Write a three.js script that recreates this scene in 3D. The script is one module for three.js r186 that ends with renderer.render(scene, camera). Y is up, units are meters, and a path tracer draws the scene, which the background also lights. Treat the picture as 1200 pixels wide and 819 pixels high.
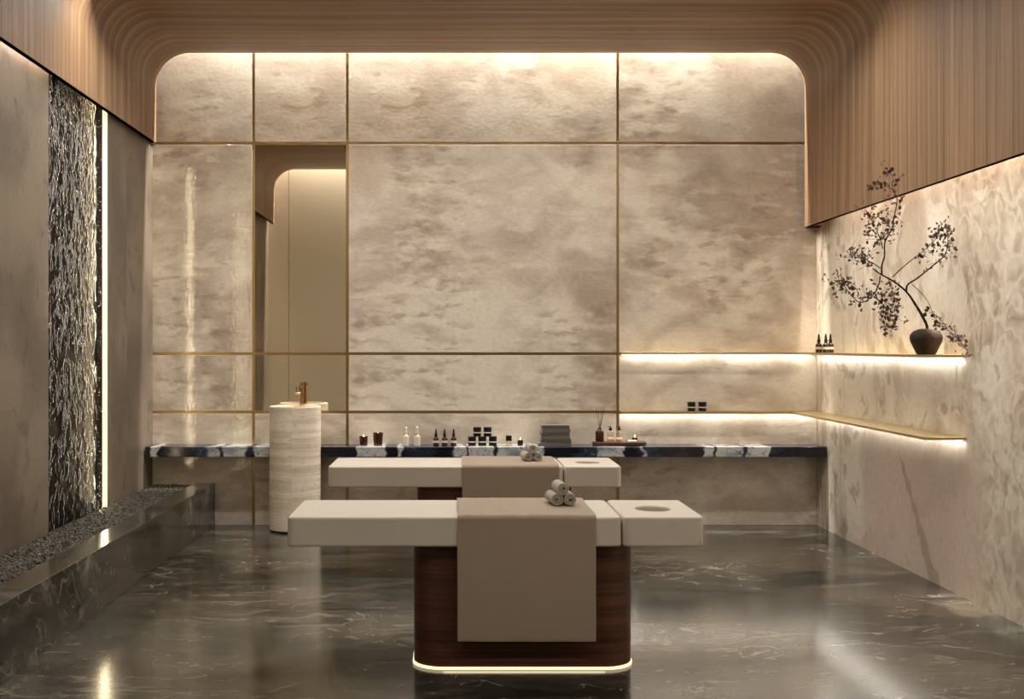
import * as THREE from 'three';
import { RectAreaLightUniformsLib } from 'three/addons/lights/RectAreaLightUniformsLib.js';
import { RoundedBoxGeometry } from 'three/addons/geometries/RoundedBoxGeometry.js';
import { mergeGeometries } from 'three/addons/utils/BufferGeometryUtils.js';

// ------------------------------------------------------------------ camera, exposure, large lights
// back wall is the plane z = 0, the room runs towards +z; metres, y up
const scene = new THREE.Scene();
scene.background = new THREE.Color(0x000000);
const camera = new THREE.PerspectiveCamera(2 * Math.atan(409.5 / 1360) * 180 / Math.PI, 1200 / 819, 0.1, 60);
camera.position.set(0, 1.6, 10.4);
camera.lookAt(0, 1.6, 0);
camera.setViewOffset(1200, 819, 68, 3.5, 1200, 819);           // shifted lens: verticals and the back wall stay square
scene.add(camera);
const renderer = new THREE.WebGLRenderer({ antialias: true });
renderer.toneMapping = THREE.LinearToneMapping;
renderer.toneMappingExposure = 1.0;
renderer.shadowMap.enabled = true;
RectAreaLightUniformsLib.init();

const LED = new THREE.Color().setRGB(1, 0.95, 0.86);            // warm white strip
const WARM = new THREE.Color().setRGB(1, 0.80, 0.48);           // the bare strips in view
const SOFT = new THREE.Color().setRGB(1, 0.985, 0.94);           // unseen slot lights
function area(name, color, L, w, h, at, to) {
  const l = new THREE.RectAreaLight(color, L, w, h);
  l.name = name; l.position.set(...at); l.lookAt(...to); l.castShadow = true; scene.add(l); return l;
}
const X0 = -2.633, X1 = 3.10, YC = 4.195;                       // inner faces of the timber lining
const YL = 3.40, YR = 2.656;                                    // lower edges of its two sides
const ZB = 0.14, ZE = 6.60, ZR = 6.72;                          // lining front end, rear end, rear wall
// cove strips: over the back wall, over the rear wall, behind the lining along both side walls
area('cove_back', LED, 620, 5.2, 0.04, [0.28, 4.85, 0.085], [0.28, 0, 0.085]);
area('cove_rear', LED, 950, 5.6, 0.04, [0.23, 4.85, 6.66], [0.23, 0, 6.66]);
area('cove_right', LED, 1400, 0.03, 5.8, [3.175, 3.5, 3.6], [3.175, 0, 3.6]);
area('cove_left', LED, 90, 0.02, 1.75, [-2.705, 3.55, 3.46], [-2.705, 0, 3.46]);
// unseen baffled slot lights, placed to light the table tops and back wall
const UNSEEN_SLOTS = [[0.02, 2.30, 46, 5.0], [0.62, 4.42, 13, 3.84]];
for (const [x, z, L, w] of UNSEEN_SLOTS) area('unseen_ceiling_slot', SOFT, L, w, 0.16, [x, 4.128, z], [x, 0, z]);

area('unseen_hall_slot', SOFT, 21, 3.84, 0.16, [0.5, 3.235, 7.7], [0.5, 0, 7.7]);      // the same unseen fitting in the added hall, placed to light table fronts

// ------------------------------------------------------------------ helpers
function rng(seed) { let a = seed >>> 0; return () => { a = (a + 0x6D2B79F5) | 0; let t = Math.imul(a ^ (a >>> 15), 1 | a); t = (t + Math.imul(t ^ (t >>> 7), 61 | t)) ^ t; return ((t ^ (t >>> 14)) >>> 0) / 4294967296; }; }
const perm = new Uint8Array(512); { const r = rng(77), p = [...Array(256).keys()]; for (let i = 255; i > 0; i--) { const j = Math.floor(r() * (i + 1)); [p[i], p[j]] = [p[j], p[i]]; } for (let i = 0; i < 512; i++) perm[i] = p[i & 255]; }
const GX = new Float32Array(256), GY = new Float32Array(256); for (let i = 0; i < 256; i++) { GX[i] = Math.cos(i / 256 * 6.2832) * 1.5; GY[i] = Math.sin(i / 256 * 6.2832) * 1.5; }
function noise(x, y) {
  const xi = Math.floor(x), yi = Math.floor(y), fx = x - xi, fy = y - yi, X = xi & 255, Y = yi & 255;
  const u = fx * fx * fx * (fx * (fx * 6 - 15) + 10), v = fy * fy * fy * (fy * (fy * 6 - 15) + 10);
  const a = perm[perm[X] + Y], b = perm[perm[X + 1] + Y], c = perm[perm[X] + ((Y + 1) & 255)], d = perm[perm[X + 1] + ((Y + 1) & 255)];
  const p = GX[a] * fx + GY[a] * fy, q = GX[b] * (fx - 1) + GY[b] * fy, r = GX[c] * fx + GY[c] * (fy - 1), s = GX[d] * (fx - 1) + GY[d] * (fy - 1);
  const t = p + u * (q - p); return t + v * (r + u * (s - r) - t);
}
function fbm(x, y, o) { let s = 0, a = 0.5; for (let i = 0; i < o; i++) { s += a * noise(x, y); x = x * 2.03 + 13.7; y = y * 2.03 + 7.3; a *= 0.52; } return s; }
function ridge(x, y, o) { let s = 0, a = 0.55; for (let i = 0; i < o; i++) { s += a * (1 - Math.min(1, Math.abs(noise(x, y)) * 2.4)); x = x * 2.1 + 5.1; y = y * 2.1 + 9.2; a *= 0.5; } return s; }
const cellHash = (x, y, k) => { let h = Math.imul(x, 374761393) ^ Math.imul(y, 668265263) ^ Math.imul(k, 974711); h = Math.imul(h ^ (h >>> 13), 1274126177); return ((h ^ (h >>> 16)) >>> 0) / 4294967296; };
function worley(x, y) {
  const xi = Math.floor(x), yi = Math.floor(y); let f1 = 9, f2 = 9, id = 0;
  for (let j = -1; j <= 1; j++) for (let i = -1; i <= 1; i++) {
    const cx = xi + i, cy = yi + j, dx = cx + cellHash(cx, cy, 1) - x, dy = cy + cellHash(cx, cy, 2) - y, d = Math.sqrt(dx * dx + dy * dy);
    if (d < f1) { f2 = f1; f1 = d; id = cellHash(cx, cy, 3); } else if (d < f2) f2 = d;
  }
  return [f1, f2, id];
}
const sm = (a, b, x) => { const t = Math.min(1, Math.max(0, (x - a) / (b - a))); return t * t * (3 - 2 * t); };
const mix3 = (a, b, t) => [a[0] + (b[0] - a[0]) * t, a[1] + (b[1] - a[1]) * t, a[2] + (b[2] - a[2]) * t];
function tex(w, h, W, H, fn, { srgb = true, wrap = THREE.MirroredRepeatWrapping } = {}) {
  const d = new Uint8Array(w * h * 4);
  for (let j = 0; j < h; j++) for (let i = 0; i < w; i++) {
    const c = fn((i + 0.5) / w * W, (j + 0.5) / h * H), k = (j * w + i) * 4;
    if (typeof c === 'number') { d[k] = d[k + 1] = d[k + 2] = Math.max(0, Math.min(255, c)); } else { d[k] = Math.max(0, Math.min(255, c[0])); d[k + 1] = Math.max(0, Math.min(255, c[1])); d[k + 2] = Math.max(0, Math.min(255, c[2])); }
    d[k + 3] = 255;
  }
  const t = new THREE.DataTexture(d, w, h, THREE.RGBAFormat);
  t.wrapS = t.wrapT = wrap; t.magFilter = THREE.LinearFilter; t.minFilter = THREE.LinearMipmapLinearFilter; t.generateMipmaps = true;
  if (srgb) t.colorSpace = THREE.SRGBColorSpace;
  t.needsUpdate = true; return t;
}
const used = new Map();
function numbered(n) { const k = used.get(n) || 0; used.set(n, k + 1); return k ? `${n}_${String(k).padStart(3, '0')}` : n; }
function shade(o) { o.traverse(m => { if (m.isMesh) { m.castShadow = true; m.receiveShadow = true; } }); return o; }
function part(name, g, m, parent, label) { const o = new THREE.Mesh(g, m); o.name = name; o.castShadow = o.receiveShadow = true; if (label) o.userData.label = label; parent.add(o); return o; }
function thing(name, label, category, at = [0, 0, 0], group) { const o = new THREE.Group(); o.name = numbered(name); o.position.set(...at); o.userData = { label, category }; if (group) o.userData.group = group; scene.add(o); return o; }
function whole(name, g, m, label, category, at = [0, 0, 0], group) { const o = new THREE.Mesh(g, m); o.name = numbered(name); o.position.set(...at); o.castShadow = o.receiveShadow = true; o.userData = { label, category }; if (group) o.userData.group = group; scene.add(o); return o; }
function struct(name, label, category) { const o = new THREE.Group(); o.name = name; o.userData = { kind: 'structure', label, category }; scene.add(o); return o; }
// uv in metres from the position, chosen per face by its normal: kx = plane facing z, etc.
function planar(g, sx, sy, ox = 0, oy = 0, mode = 'box') {
  g = g.index ? g.toNonIndexed() : g; const p = g.attributes.position, n = g.attributes.normal, uv = new Float32Array(p.count * 2);
  for (let i = 0; i < p.count; i++) {
    const ax = Math.abs(n.getX(i)), ay = Math.abs(n.getY(i)), az = Math.abs(n.getZ(i)), x = p.getX(i), y = p.getY(i), z = p.getZ(i); let u, v;
    if (mode === 'zy') { u = z; v = y; if (ay > 0.7) v = x; } else if (ay >= ax && ay >= az) { u = x; v = z; } else if (ax > az) { u = z; v = y; } else { u = x; v = y; }
    uv[i * 2] = (u + ox) / sx; uv[i * 2 + 1] = (v + oy) / sy;
  }
  g.setAttribute('uv', new THREE.BufferAttribute(uv, 2)); return g;
}
function box(x0, x1, y0, y1, z0, z1) { const g = new THREE.BoxGeometry(x1 - x0, y1 - y0, z1 - z0); g.translate((x0 + x1) / 2, (y0 + y1) / 2, (z0 + z1) / 2); return g; }
function rbox(x0, x1, y0, y1, z0, z1, r = 0.003, s = 1) { const g = new RoundedBoxGeometry(x1 - x0, y1 - y0, z1 - z0, s, r); g.translate((x0 + x1) / 2, (y0 + y1) / 2, (z0 + z1) / 2); return g; }
function rr(x0, y0, x1, y1, r, S = THREE.Shape) {
  const s = new S(); s.moveTo(x0 + r, y0); s.lineTo(x1 - r, y0); s.absarc(x1 - r, y0 + r, r, -Math.PI / 2, 0, false); s.lineTo(x1, y1 - r); s.absarc(x1 - r, y1 - r, r, 0, Math.PI / 2, false);
  s.lineTo(x0 + r, y1); s.absarc(x0 + r, y1 - r, r, Math.PI / 2, Math.PI, false); s.lineTo(x0, y0 + r); s.absarc(x0 + r, y0 + r, r, Math.PI, Math.PI * 1.5, false); return s;
}
// a plan (x, -z) raised from y0 to y1 with eased edges
function raise(shape, y0, y1, b = 0.004, seg = 2, cs = 10) { const g = new THREE.ExtrudeGeometry(shape, { depth: y1 - y0 - 2 * b, bevelEnabled: b > 0, bevelThickness: b, bevelSize: b, bevelOffset: -b, bevelSegments: seg, curveSegments: cs }); g.rotateX(-Math.PI / 2); g.translate(0, y0 + b, 0); return g; }
const lathe = (pts, n = 28) => new THREE.LatheGeometry(pts.map(p => new THREE.Vector2(p[0], p[1])), n);

// ------------------------------------------------------------------ textures and materials
const std = (o) => new THREE.MeshStandardMaterial(o), phy = (o) => new THREE.MeshPhysicalMaterial(o);
console.log('textures');
const stoneMap = tex(1664, 1216, 6.4, 4.9, (x, y) => {
  const wx = x + 0.5 * fbm(x * 0.8 + 3, y * 0.8, 4), wy = y + 0.45 * fbm(x * 0.8, y * 0.8 + 9, 4);
  const big = fbm(wx * 0.7, wy * 0.8 + 20, 4), mid = fbm(wx * 1.8 + 40, wy * 2.8, 5), gr = fbm(x * 22, y * 40, 3);
  const cl = sm(-0.08, 0.28, fbm(x * 1.0 + 60, y * 0.9 + 5, 3)), cl2 = sm(-0.12, 0.22, fbm(x * 1.1 + 15, y * 0.9 + 71, 3));
  const m2 = fbm(x * 2.2 + 0.7 * wx + 7, y * 6.5 + wy, 5), m3 = fbm(x * 6 + 27, y * 15 + 0.8 * wy, 4);
  let c = mix3([226, 214, 196], [179, 162, 145], sm(-0.34, 0.38, big * 0.55 + mid * 0.5 + m2 * (0.2 + 0.4 * cl) + m3 * 0.18 * cl));
  c = mix3(c, [210, 199, 186], 0.4 * sm(0.0, 0.35, fbm(wx * 0.5 + 70, wy * 0.35, 3)));                        // greyer clouds
  c = mix3(c, [207, 186, 162], 0.4 * sm(0.05, 0.4, fbm(wx * 0.9 + 33, wy * 0.7 + 44, 3)));                     // warmer clouds
  const fl = fbm(x * 4.4 + 0.6 * wx + 11, y * 12 + 0.5 * wy, 5), fw = fbm(x * 3.2 + 0.5 * wx + 90, y * 8.5 + wy + 3, 5);
  c = mix3(c, [144, 122, 104], 0.42 * sm(0.06, 0.42, fl) * cl);                                                // clusters of darker streaks
  c = mix3(c, [235, 224, 207], 0.5 * sm(0.05, 0.4, fw) * cl2);                                                // pale wisps
  const g = gr * 12; return [c[0] + g, c[1] + g, c[2] + g * 0.9];
});
const onyxMap = tex(1536, 1024, 6.8, 5.0, (z, y) => {
  const wz = z + 0.4 * fbm(z * 0.9 + 31, y * 0.9, 4), wy = y + 0.4 * fbm(z * 0.9, y * 0.9 + 19, 4);
  const big = fbm(wz * 0.9 + 5, wy * 0.5 + 2, 4), mid = fbm(wz * 2.4, wy * 1.7 + 60, 5), gr = fbm(z * 24, y * 24, 3);
  let c = mix3([224, 213, 196], [182, 165, 145], sm(-0.25, 0.4, big * 0.8 + mid * 0.6));
  const pale = sm(1.15, 0.7, y + 0.5 * big) * sm(0.9, 1.5, z + 0.5 * mid) * sm(3.55, 3.2, z + 0.4 * mid);
  c = mix3(c, [208, 187, 169], pale * 0.85);
  c = mix3(c, [152, 131, 110], 0.6 * sm(0.3, 0, Math.abs(fbm(z * 4.2 + 0.25 * y, y * 0.35, 3) * 2.2)) * sm(0.95, 0.4, z));     // banded stone near the corner
  const cells = sm(2.75, 3.35, z + 0.75 * big + 0.35 * mid + 0.12 * (y - 1.5));
  if (cells > 0.01) {
    const jz = wz * 5.6 + 0.5 * noise(z * 7, y * 7), jy = wy * 5.6 + 0.5 * noise(z * 7 + 9, y * 7), [f1, f2, id] = worley(jz, jy), n = fbm(z * 9, y * 9, 4);
    let k = mix3([170, 150, 128], [206, 190, 168], Math.min(1, Math.max(0, id * 0.7 + 0.3 + n))); k = mix3(k, [146, 127, 106], 0.45 * sm(0.4, 0.1, f1) * (id > 0.45 ? 1 : 0.2));
    k = mix3(k, [234, 224, 206], 0.6 * sm(0.34, 0.0, f2 - f1 + 0.6 * n)); c = mix3(c, k, cells * 0.7 * sm(-0.45, 0.1, mid + 0.15));
  }
  const fw = fbm(wz * 5 + 90, wy * 6 + 3, 5); c = mix3(c, [232, 220, 202], 0.6 * sm(0.14, 0.36, fw) * (1 - pale)); c = mix3(c, [146, 126, 106], 0.5 * sm(0.16, 0.38, fbm(wz * 6, wy * 5 + 33, 5)) * (1 - pale * 0.8));
  const t = (z - 1.90) / 0.64, w = 0.012 + 0.05 * t, line = 0.86 - 1.34 * (z - 1.90);                               // the long darker vein running down to the floor
  if (t > 0) { const e = Math.abs(y - line) * 0.6 - w + 0.03 * noise(z * 9, y * 9); c = mix3(c, [162, 143, 121], 0.7 * sm(0.018, -0.012, e) * sm(0, 0.06, t)); }
  const g = gr * 13; return [c[0] + g, c[1] + g, c[2] + g];
});
const marble = (x, z) => {
  const wx = x + 0.6 * fbm(x * 0.6, z * 0.9, 4), wz = z + 0.5 * fbm(x * 0.6 + 17, z * 0.9 + 4, 5);
  const big = fbm(wx * 0.5 + 2, wz * 0.9 + 8, 4), st = fbm(wx * 1.2 + 30, wz * 5, 5), fi = fbm(x * 5 + 2 * wx, z * 14 + 2 * wz, 5), gr = fbm(x * 18, z * 44, 3);
  let c = mix3([104, 97, 85], [36, 36, 32], sm(-0.3, 0.32, big * 0.9 + 0.5 * st + 0.3 * fi));
  c = mix3(c, [118, 101, 80], 0.45 * sm(0.02, 0.35, fbm(wx * 0.5 + 50, wz * 0.8, 3)));
  c = mix3(c, [70, 78, 70], 0.45 * sm(0.02, 0.32, fbm(wx * 0.6 + 150, wz * 0.9 + 20, 3)));
  const m1 = sm(-0.06, 0.2, fbm(x * 0.7, z * 0.9 + 90, 3)), m2 = sm(-0.06, 0.2, fbm(x * 0.8 + 40, z * 0.8 + 12, 3)), br = sm(-0.25, 0.15, fbm(x * 4, z * 7 + 7, 3));
  c = mix3(c, [156, 148, 134], 0.65 * sm(0.06, 0.36, fbm(wx * 2.0 + 9, wz * 11, 5)) * m1);
  const line = (a, f, k, w, n) => { const u = (wx * Math.cos(a) + wz * Math.sin(a)) * f + k, v = (wz * Math.cos(a) - wx * Math.sin(a)) * f * 2.4 + k * 1.7; return sm(w, 0, Math.abs(noise(u, v) + 0.4 * noise(u * 2.3, v * 2.3) + 0.2 * noise(u * 6, v * 6)) / n); };
  c = mix3(c, [190, 183, 170], 0.65 * line(0.25, 0.9, 4, 0.07, 1) * m1 * br);
  c = mix3(c, [194, 187, 173], 0.62 * line(-0.35, 1.2, 31, 0.06, 1) * m2 * br);
  c = mix3(c, [206, 199, 186], 0.58 * line(0.6, 1.7, 57, 0.04, 1) * m1 * m2);
  c = mix3(c, [168, 160, 147], 0.6 * line(-0.1, 2.6, 83, 0.06, 1) * br);
  const g = gr * 20; return [c[0] + g, c[1] + g, c[2] + g];
};
const marbleMap = tex(1408, 1408, 6.4, 6.4, marble);
const WHITE = [[-2.64, -2.58], [-2.13, -2.04], [-2.005, -1.80], [-1.74, -1.55], [-0.85, -0.60], [-0.50, -0.46], [0.0, 0.1], [0.115, 0.335], [0.36, 0.80], [1.25, 1.50], [1.64, 1.67], [2.16, 2.26], [2.285, 2.50], [2.54, 2.75]];
const blueMap = tex(2048, 160, 6.0, 0.47, (u, v) => {
  const x = u - 2.72 + 0.05 * fbm(u * 3, v * 5, 3) + 0.02 * noise(u * 14, v * 18), n = fbm(u * 3.2 + 0.6 * v, v * 6, 5), n2 = fbm(u * 9, v * 12 + 4, 4);
  let w = 0; for (const [a, b] of WHITE) w = Math.max(w, sm(a - 0.012, a + 0.012, x) * sm(b + 0.012, b - 0.012, x));
  let dark = mix3([19, 23, 31], [46, 57, 74], sm(-0.2, 0.45, n)); dark = mix3(dark, [122, 138, 150], 0.7 * sm(0.05, 0, Math.abs(n2)) * sm(0, 0.3, n));
  let pale = mix3([186, 187, 182], [128, 138, 146], sm(0.0, 0.45, n)); pale = mix3(pale, [56, 70, 88], 0.8 * sm(0.04, 0, Math.abs(n2 - 0.1)));
  return mix3(dark, pale, w);
});
const woodTone = (u, v, seed, lo, hi, k) => {                                                     // grain runs along u
  const w = v + 0.006 * fbm(u * 1.1 + seed, v * 3, 3), s = fbm(u * 0.35 + seed, w * 46, 4), b = fbm(u * 0.2 + seed, w * 9, 3), f = noise(u * 9, w * 420) * 0.5;
  return mix3(hi, lo, sm(-0.5, 0.5, s * k + b * 0.75 + f * 0.28));
};
const woodMap = tex(512, 1024, 3.0, 1.4, (u, v) => woodTone(u, v, 5, [140, 106, 75], [192, 154, 116], 0.85));
const darkWoodMap = tex(512, 512, 1.4, 0.8, (u, v) => woodTone(u, v, 45, [72, 42, 28], [112, 70, 50], 0.9));
const travMap = tex(512, 1024, 1.42, 1.1, (u, v) => {
  const w = v + 0.01 * fbm(u * 2.5, v * 4, 3), b = fbm(u * 0.5, w * 16, 4), s = fbm(u * 1.6 + 8, w * 60, 4), p = fbm(u * 16, w * 90, 3);
  let c = mix3([238, 226, 207], [214, 196, 174], sm(-0.35, 0.4, b + 0.4 * s)); c = mix3(c, [156, 133, 108], 0.5 * sm(0.24, 0.44, p)); return c;
}, { wrap: THREE.RepeatWrapping });
const slateMap = tex(512, 1024, 2.0, 4.0, (u, v) => {
  const b = fbm(u * 1.1 + 3, v * 1.1, 5), s = fbm(u * 5, v * 4 + 50, 4), g = fbm(u * 30, v * 30, 2) * 10; let c = mix3([134, 120, 104], [104, 92, 79], sm(-0.3, 0.4, b));
  c = mix3(c, [84, 74, 63], 0.5 * sm(0.2, 0.45, s)); return [c[0] + g, c[1] + g, c[2] + g];
});
const clothBump = tex(256, 256, 1, 1, (u, v) => 128 + 60 * Math.sin(u * 6.2832 * 64) * Math.sin(v * 6.2832 * 64) + 60 * fbm(u * 40, v * 40, 2), { srgb: false, wrap: THREE.RepeatWrapping });
const terryBump = tex(256, 256, 1, 1, (u, v) => 128 + 200 * fbm(u * 48, v * 48, 3), { srgb: false });
const stoneBump = tex(512, 512, 1, 1, (u, v) => 128 + 220 * fbm(u * 14, v * 20, 4), { srgb: false });
const polishBump = tex(768, 768, 1, 1, (u, v) => 128 + 150 * fbm(u * 30, v * 30, 3), { srgb: false }); polishBump.repeat.set(6.4, 4.9);
const clayBump = tex(256, 256, 1, 1, (u, v) => 128 + 220 * fbm(u * 22, v * 14, 4), { srgb: false });

const M = {
  stone: phy({ map: stoneMap, roughness: 0.05, ior: 1.7, bumpMap: polishBump, bumpScale: 0.0006 }),
  onyx: phy({ map: onyxMap, roughness: 0.5, clearcoat: 0.35, clearcoatRoughness: 0.18 }),
  marble: std({ map: marbleMap, color: 0xe6e6e6, roughness: 0.155 }),
  ledge: std({ map: marbleMap, color: 0xc4c4c4, roughness: 0.13 }),
  blue: std({ map: blueMap, roughness: 0.15 }),
  slate: std({ map: slateMap, roughness: 0.5 }),
  plaster: std({ color: 0xc6bba9, roughness: 0.75 }),
  backing: std({ color: 0x2a2420, roughness: 0.9 }),
  brass: std({ color: new THREE.Color().setRGB(0.44, 0.31, 0.13), metalness: 1, roughness: 0.32 }),
  shelf: std({ color: new THREE.Color().setRGB(0.50, 0.38, 0.18), metalness: 1, roughness: 0.42 }),
  bronze: std({ color: new THREE.Color().setRGB(0.40, 0.24, 0.11), metalness: 1, roughness: 0.28 }),
  mirror: std({ color: new THREE.Color().setRGB(0.80, 0.74, 0.63), metalness: 1, roughness: 0.015 }),
  darkWood: std({ map: darkWoodMap, roughness: 0.42 }),
  trav: std({ map: travMap, roughness: 0.6 }),
  cushion: std({ color: 0xd9cebf, roughness: 0.72, bumpMap: clothBump, bumpScale: 0.0004 }),
  cloth: std({ color: 0xab9986, roughness: 0.95, bumpMap: terryBump, bumpScale: 0.0012 }),
  roll: std({ color: 0xb4aca0, roughness: 0.95, bumpMap: terryBump, bumpScale: 0.0015 }),
  greyTowel: std({ color: 0x6f685e, roughness: 0.95, bumpMap: terryBump, bumpScale: 0.0015 }),
  greyTowel2: std({ color: 0x5b554d, roughness: 0.95, bumpMap: terryBump, bumpScale: 0.0015 }),
  led: std({ color: 0xfff0d0, emissive: new THREE.Color().setRGB(1, 0.80, 0.50), emissiveIntensity: 1.2, roughness: 0.6 }),
  ledSoft: std({ color: 0xfff0d0, emissive: SOFT, emissiveIntensity: 3, roughness: 0.6 }),
  ledWall: std({ color: 0xfff0d0, emissive: new THREE.Color().setRGB(1, 0.80, 0.50), emissiveIntensity: 1.15, roughness: 0.6 }),
  black: std({ color: 0x0d0b0a, roughness: 0.35 }),
  housing: std({ color: 0x2c221b, roughness: 0.7 }),
  wetSlate: phy({ color: 0x060504, roughness: 0.6, specularIntensity: 0.35, bumpMap: stoneBump, bumpScale: 0.004 }),
  water: phy({ color: 0xffffff, roughness: 0.12, transmission: 0.8, ior: 1.33, thickness: 0.003 }),
  pebble: std({ color: 0xffffff, roughness: 0.55 }),
  clay: std({ color: 0x3d2c25, roughness: 0.85, bumpMap: clayBump, bumpScale: 0.003 }),
  bark: std({ color: 0x2c1c14, roughness: 0.9 }),
  leaf: phy({ vertexColors: true, roughness: 0.85, side: THREE.DoubleSide, transmission: 0.25, thickness: 0 }),
  amber: phy({ color: 0x3a1c0c, roughness: 0.12, clearcoat: 1 }),
  smoked: phy({ color: 0x6b4a2c, roughness: 0.06, transmission: 0.75, thickness: 0 }),
  clear: phy({ color: 0xf3ece0, roughness: 0.05, transmission: 0.92, thickness: 0 }),
  wax: std({ color: 0xd8c3a0, roughness: 0.6 }),
  flame: std({ color: 0xffe0a0, emissive: new THREE.Color().setRGB(1, 0.7, 0.32), emissiveIntensity: 5, roughness: 1 }),
  cream: std({ color: 0xe4d8c6, roughness: 0.45 }),
  label: std({ color: 0xd9cfbf, roughness: 0.7 }),
  trayWood: std({ color: 0x4a2419, roughness: 0.4 }),
  reed: std({ color: 0x4c2f20, roughness: 0.8 }),
};
const woodMats = [[1, 1, 1], [0.95, 0.95, 0.94], [1.04, 1.03, 1.01], [0.91, 0.91, 0.9], [0.98, 0.98, 0.99]].map(c => std({ map: woodMap, roughness: 0.55, color: new THREE.Color().setRGB(...c.map(v => v * 0.81)) }));

// ------------------------------------------------------------------ the setting
console.log('structure');
{ // floor: one polished slab running out under the added hall
  const f = struct('floor', 'polished dark grey brown marble floor with pale veins', 'floor');
  part('slab', planar(box(-3.2, 3.5, -0.12, 0, -0.2, 12.6), 6.4, 6.4, 3.2, 0), M.marble, f);
}
const COLS = [[-2.72, -1.797], [-1.797, -0.956], [-0.956, 1.468], [1.468, 3.25]], ROWS = [[3.42, 4.95], [1.535, 3.42], [1.012, 1.535], [0, 1.012]], SW = 0.013;
{
  const w = struct('wall_back', 'polished beige stone back wall of panels divided by brass strips', 'wall');
  part('backing', box(-3.2, 3.5, -0.05, 5.0, -0.2, -0.022), M.backing, w);
  COLS.forEach(([a, b], i) => ROWS.forEach(([y0, y1], j) => {
    if (i === 1 && (j === 1 || j === 2)) return;                                     // the mirror stands here
    const l = a + (i ? SW : 0), r = b - (i < 3 ? SW : 0), lo = y0 + (j < 3 ? SW : 0), hi = y1 - (j ? SW : 0);
    part('stone_panel', planar(rbox(l, r, lo, hi, -0.02, 0, 0.002), 6.4, 4.9, 2.8 + [0.0, 0.9, 0, 0.35][i], [0.05, 0, 0.5, 0.2][j]), M.stone, w);
  }));
  for (const x of [-1.797, -0.956, 1.468]) part('brass_strip', box(x - SW, x + SW, 0, 4.95, -0.022, -0.004), M.brass, w, 'thin vertical brass strip between stone panels');
  for (const y of [3.42, 1.535, 1.012]) part('brass_strip', box(-2.72, 3.25, y - SW, y + SW, -0.021, -0.002), M.brass, w, 'thin horizontal brass strip between stone panels');
  part('cove_strip', box(-2.32, 2.88, 4.855, 4.87, 0.07, 0.10), M.ledSoft, w);
}
{
  const w = struct('wall_right', 'tall veined onyx side wall washed with light from above', 'wall');
  part('onyx_slab', planar(box(3.25, 3.5, -0.05, 5.0, -0.02, ZR), 6.8, 5.0, 0, 0, 'zy'), M.onyx, w);
  part('cove_strip', box(3.16, 3.19, 3.503, 3.516, 0.7, 6.5), M.ledSoft, w);
}
const FX = -2.694, NX = -2.74, REC = -2.765;                                            // far panel face, near panel face, water-wall face
{
  const w = struct('wall_left', 'dark taupe stone side wall with tall wet recesses', 'wall');
  part('backing', box(-3.2, -2.80, -0.05, 5.0, -0.02, ZR), M.backing, w);
  const p = (x, z0, z1, o) => part('stone_panel', planar(rbox(-2.80, x, 0, 4.5, z0, z1, 0.003), 2.0, 4.0, o, 0, 'zy'), M.slate, w);
  p(FX - 0.006, 0.0, 0.84, 0.2); p(FX, 0.846, 1.42, 1.4); p(NX, 2.555, 4.38, 0.7); p(NX, 5.50, ZR, 0.1);
  p(NX, 4.20, 4.38, 0.0);
}
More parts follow.
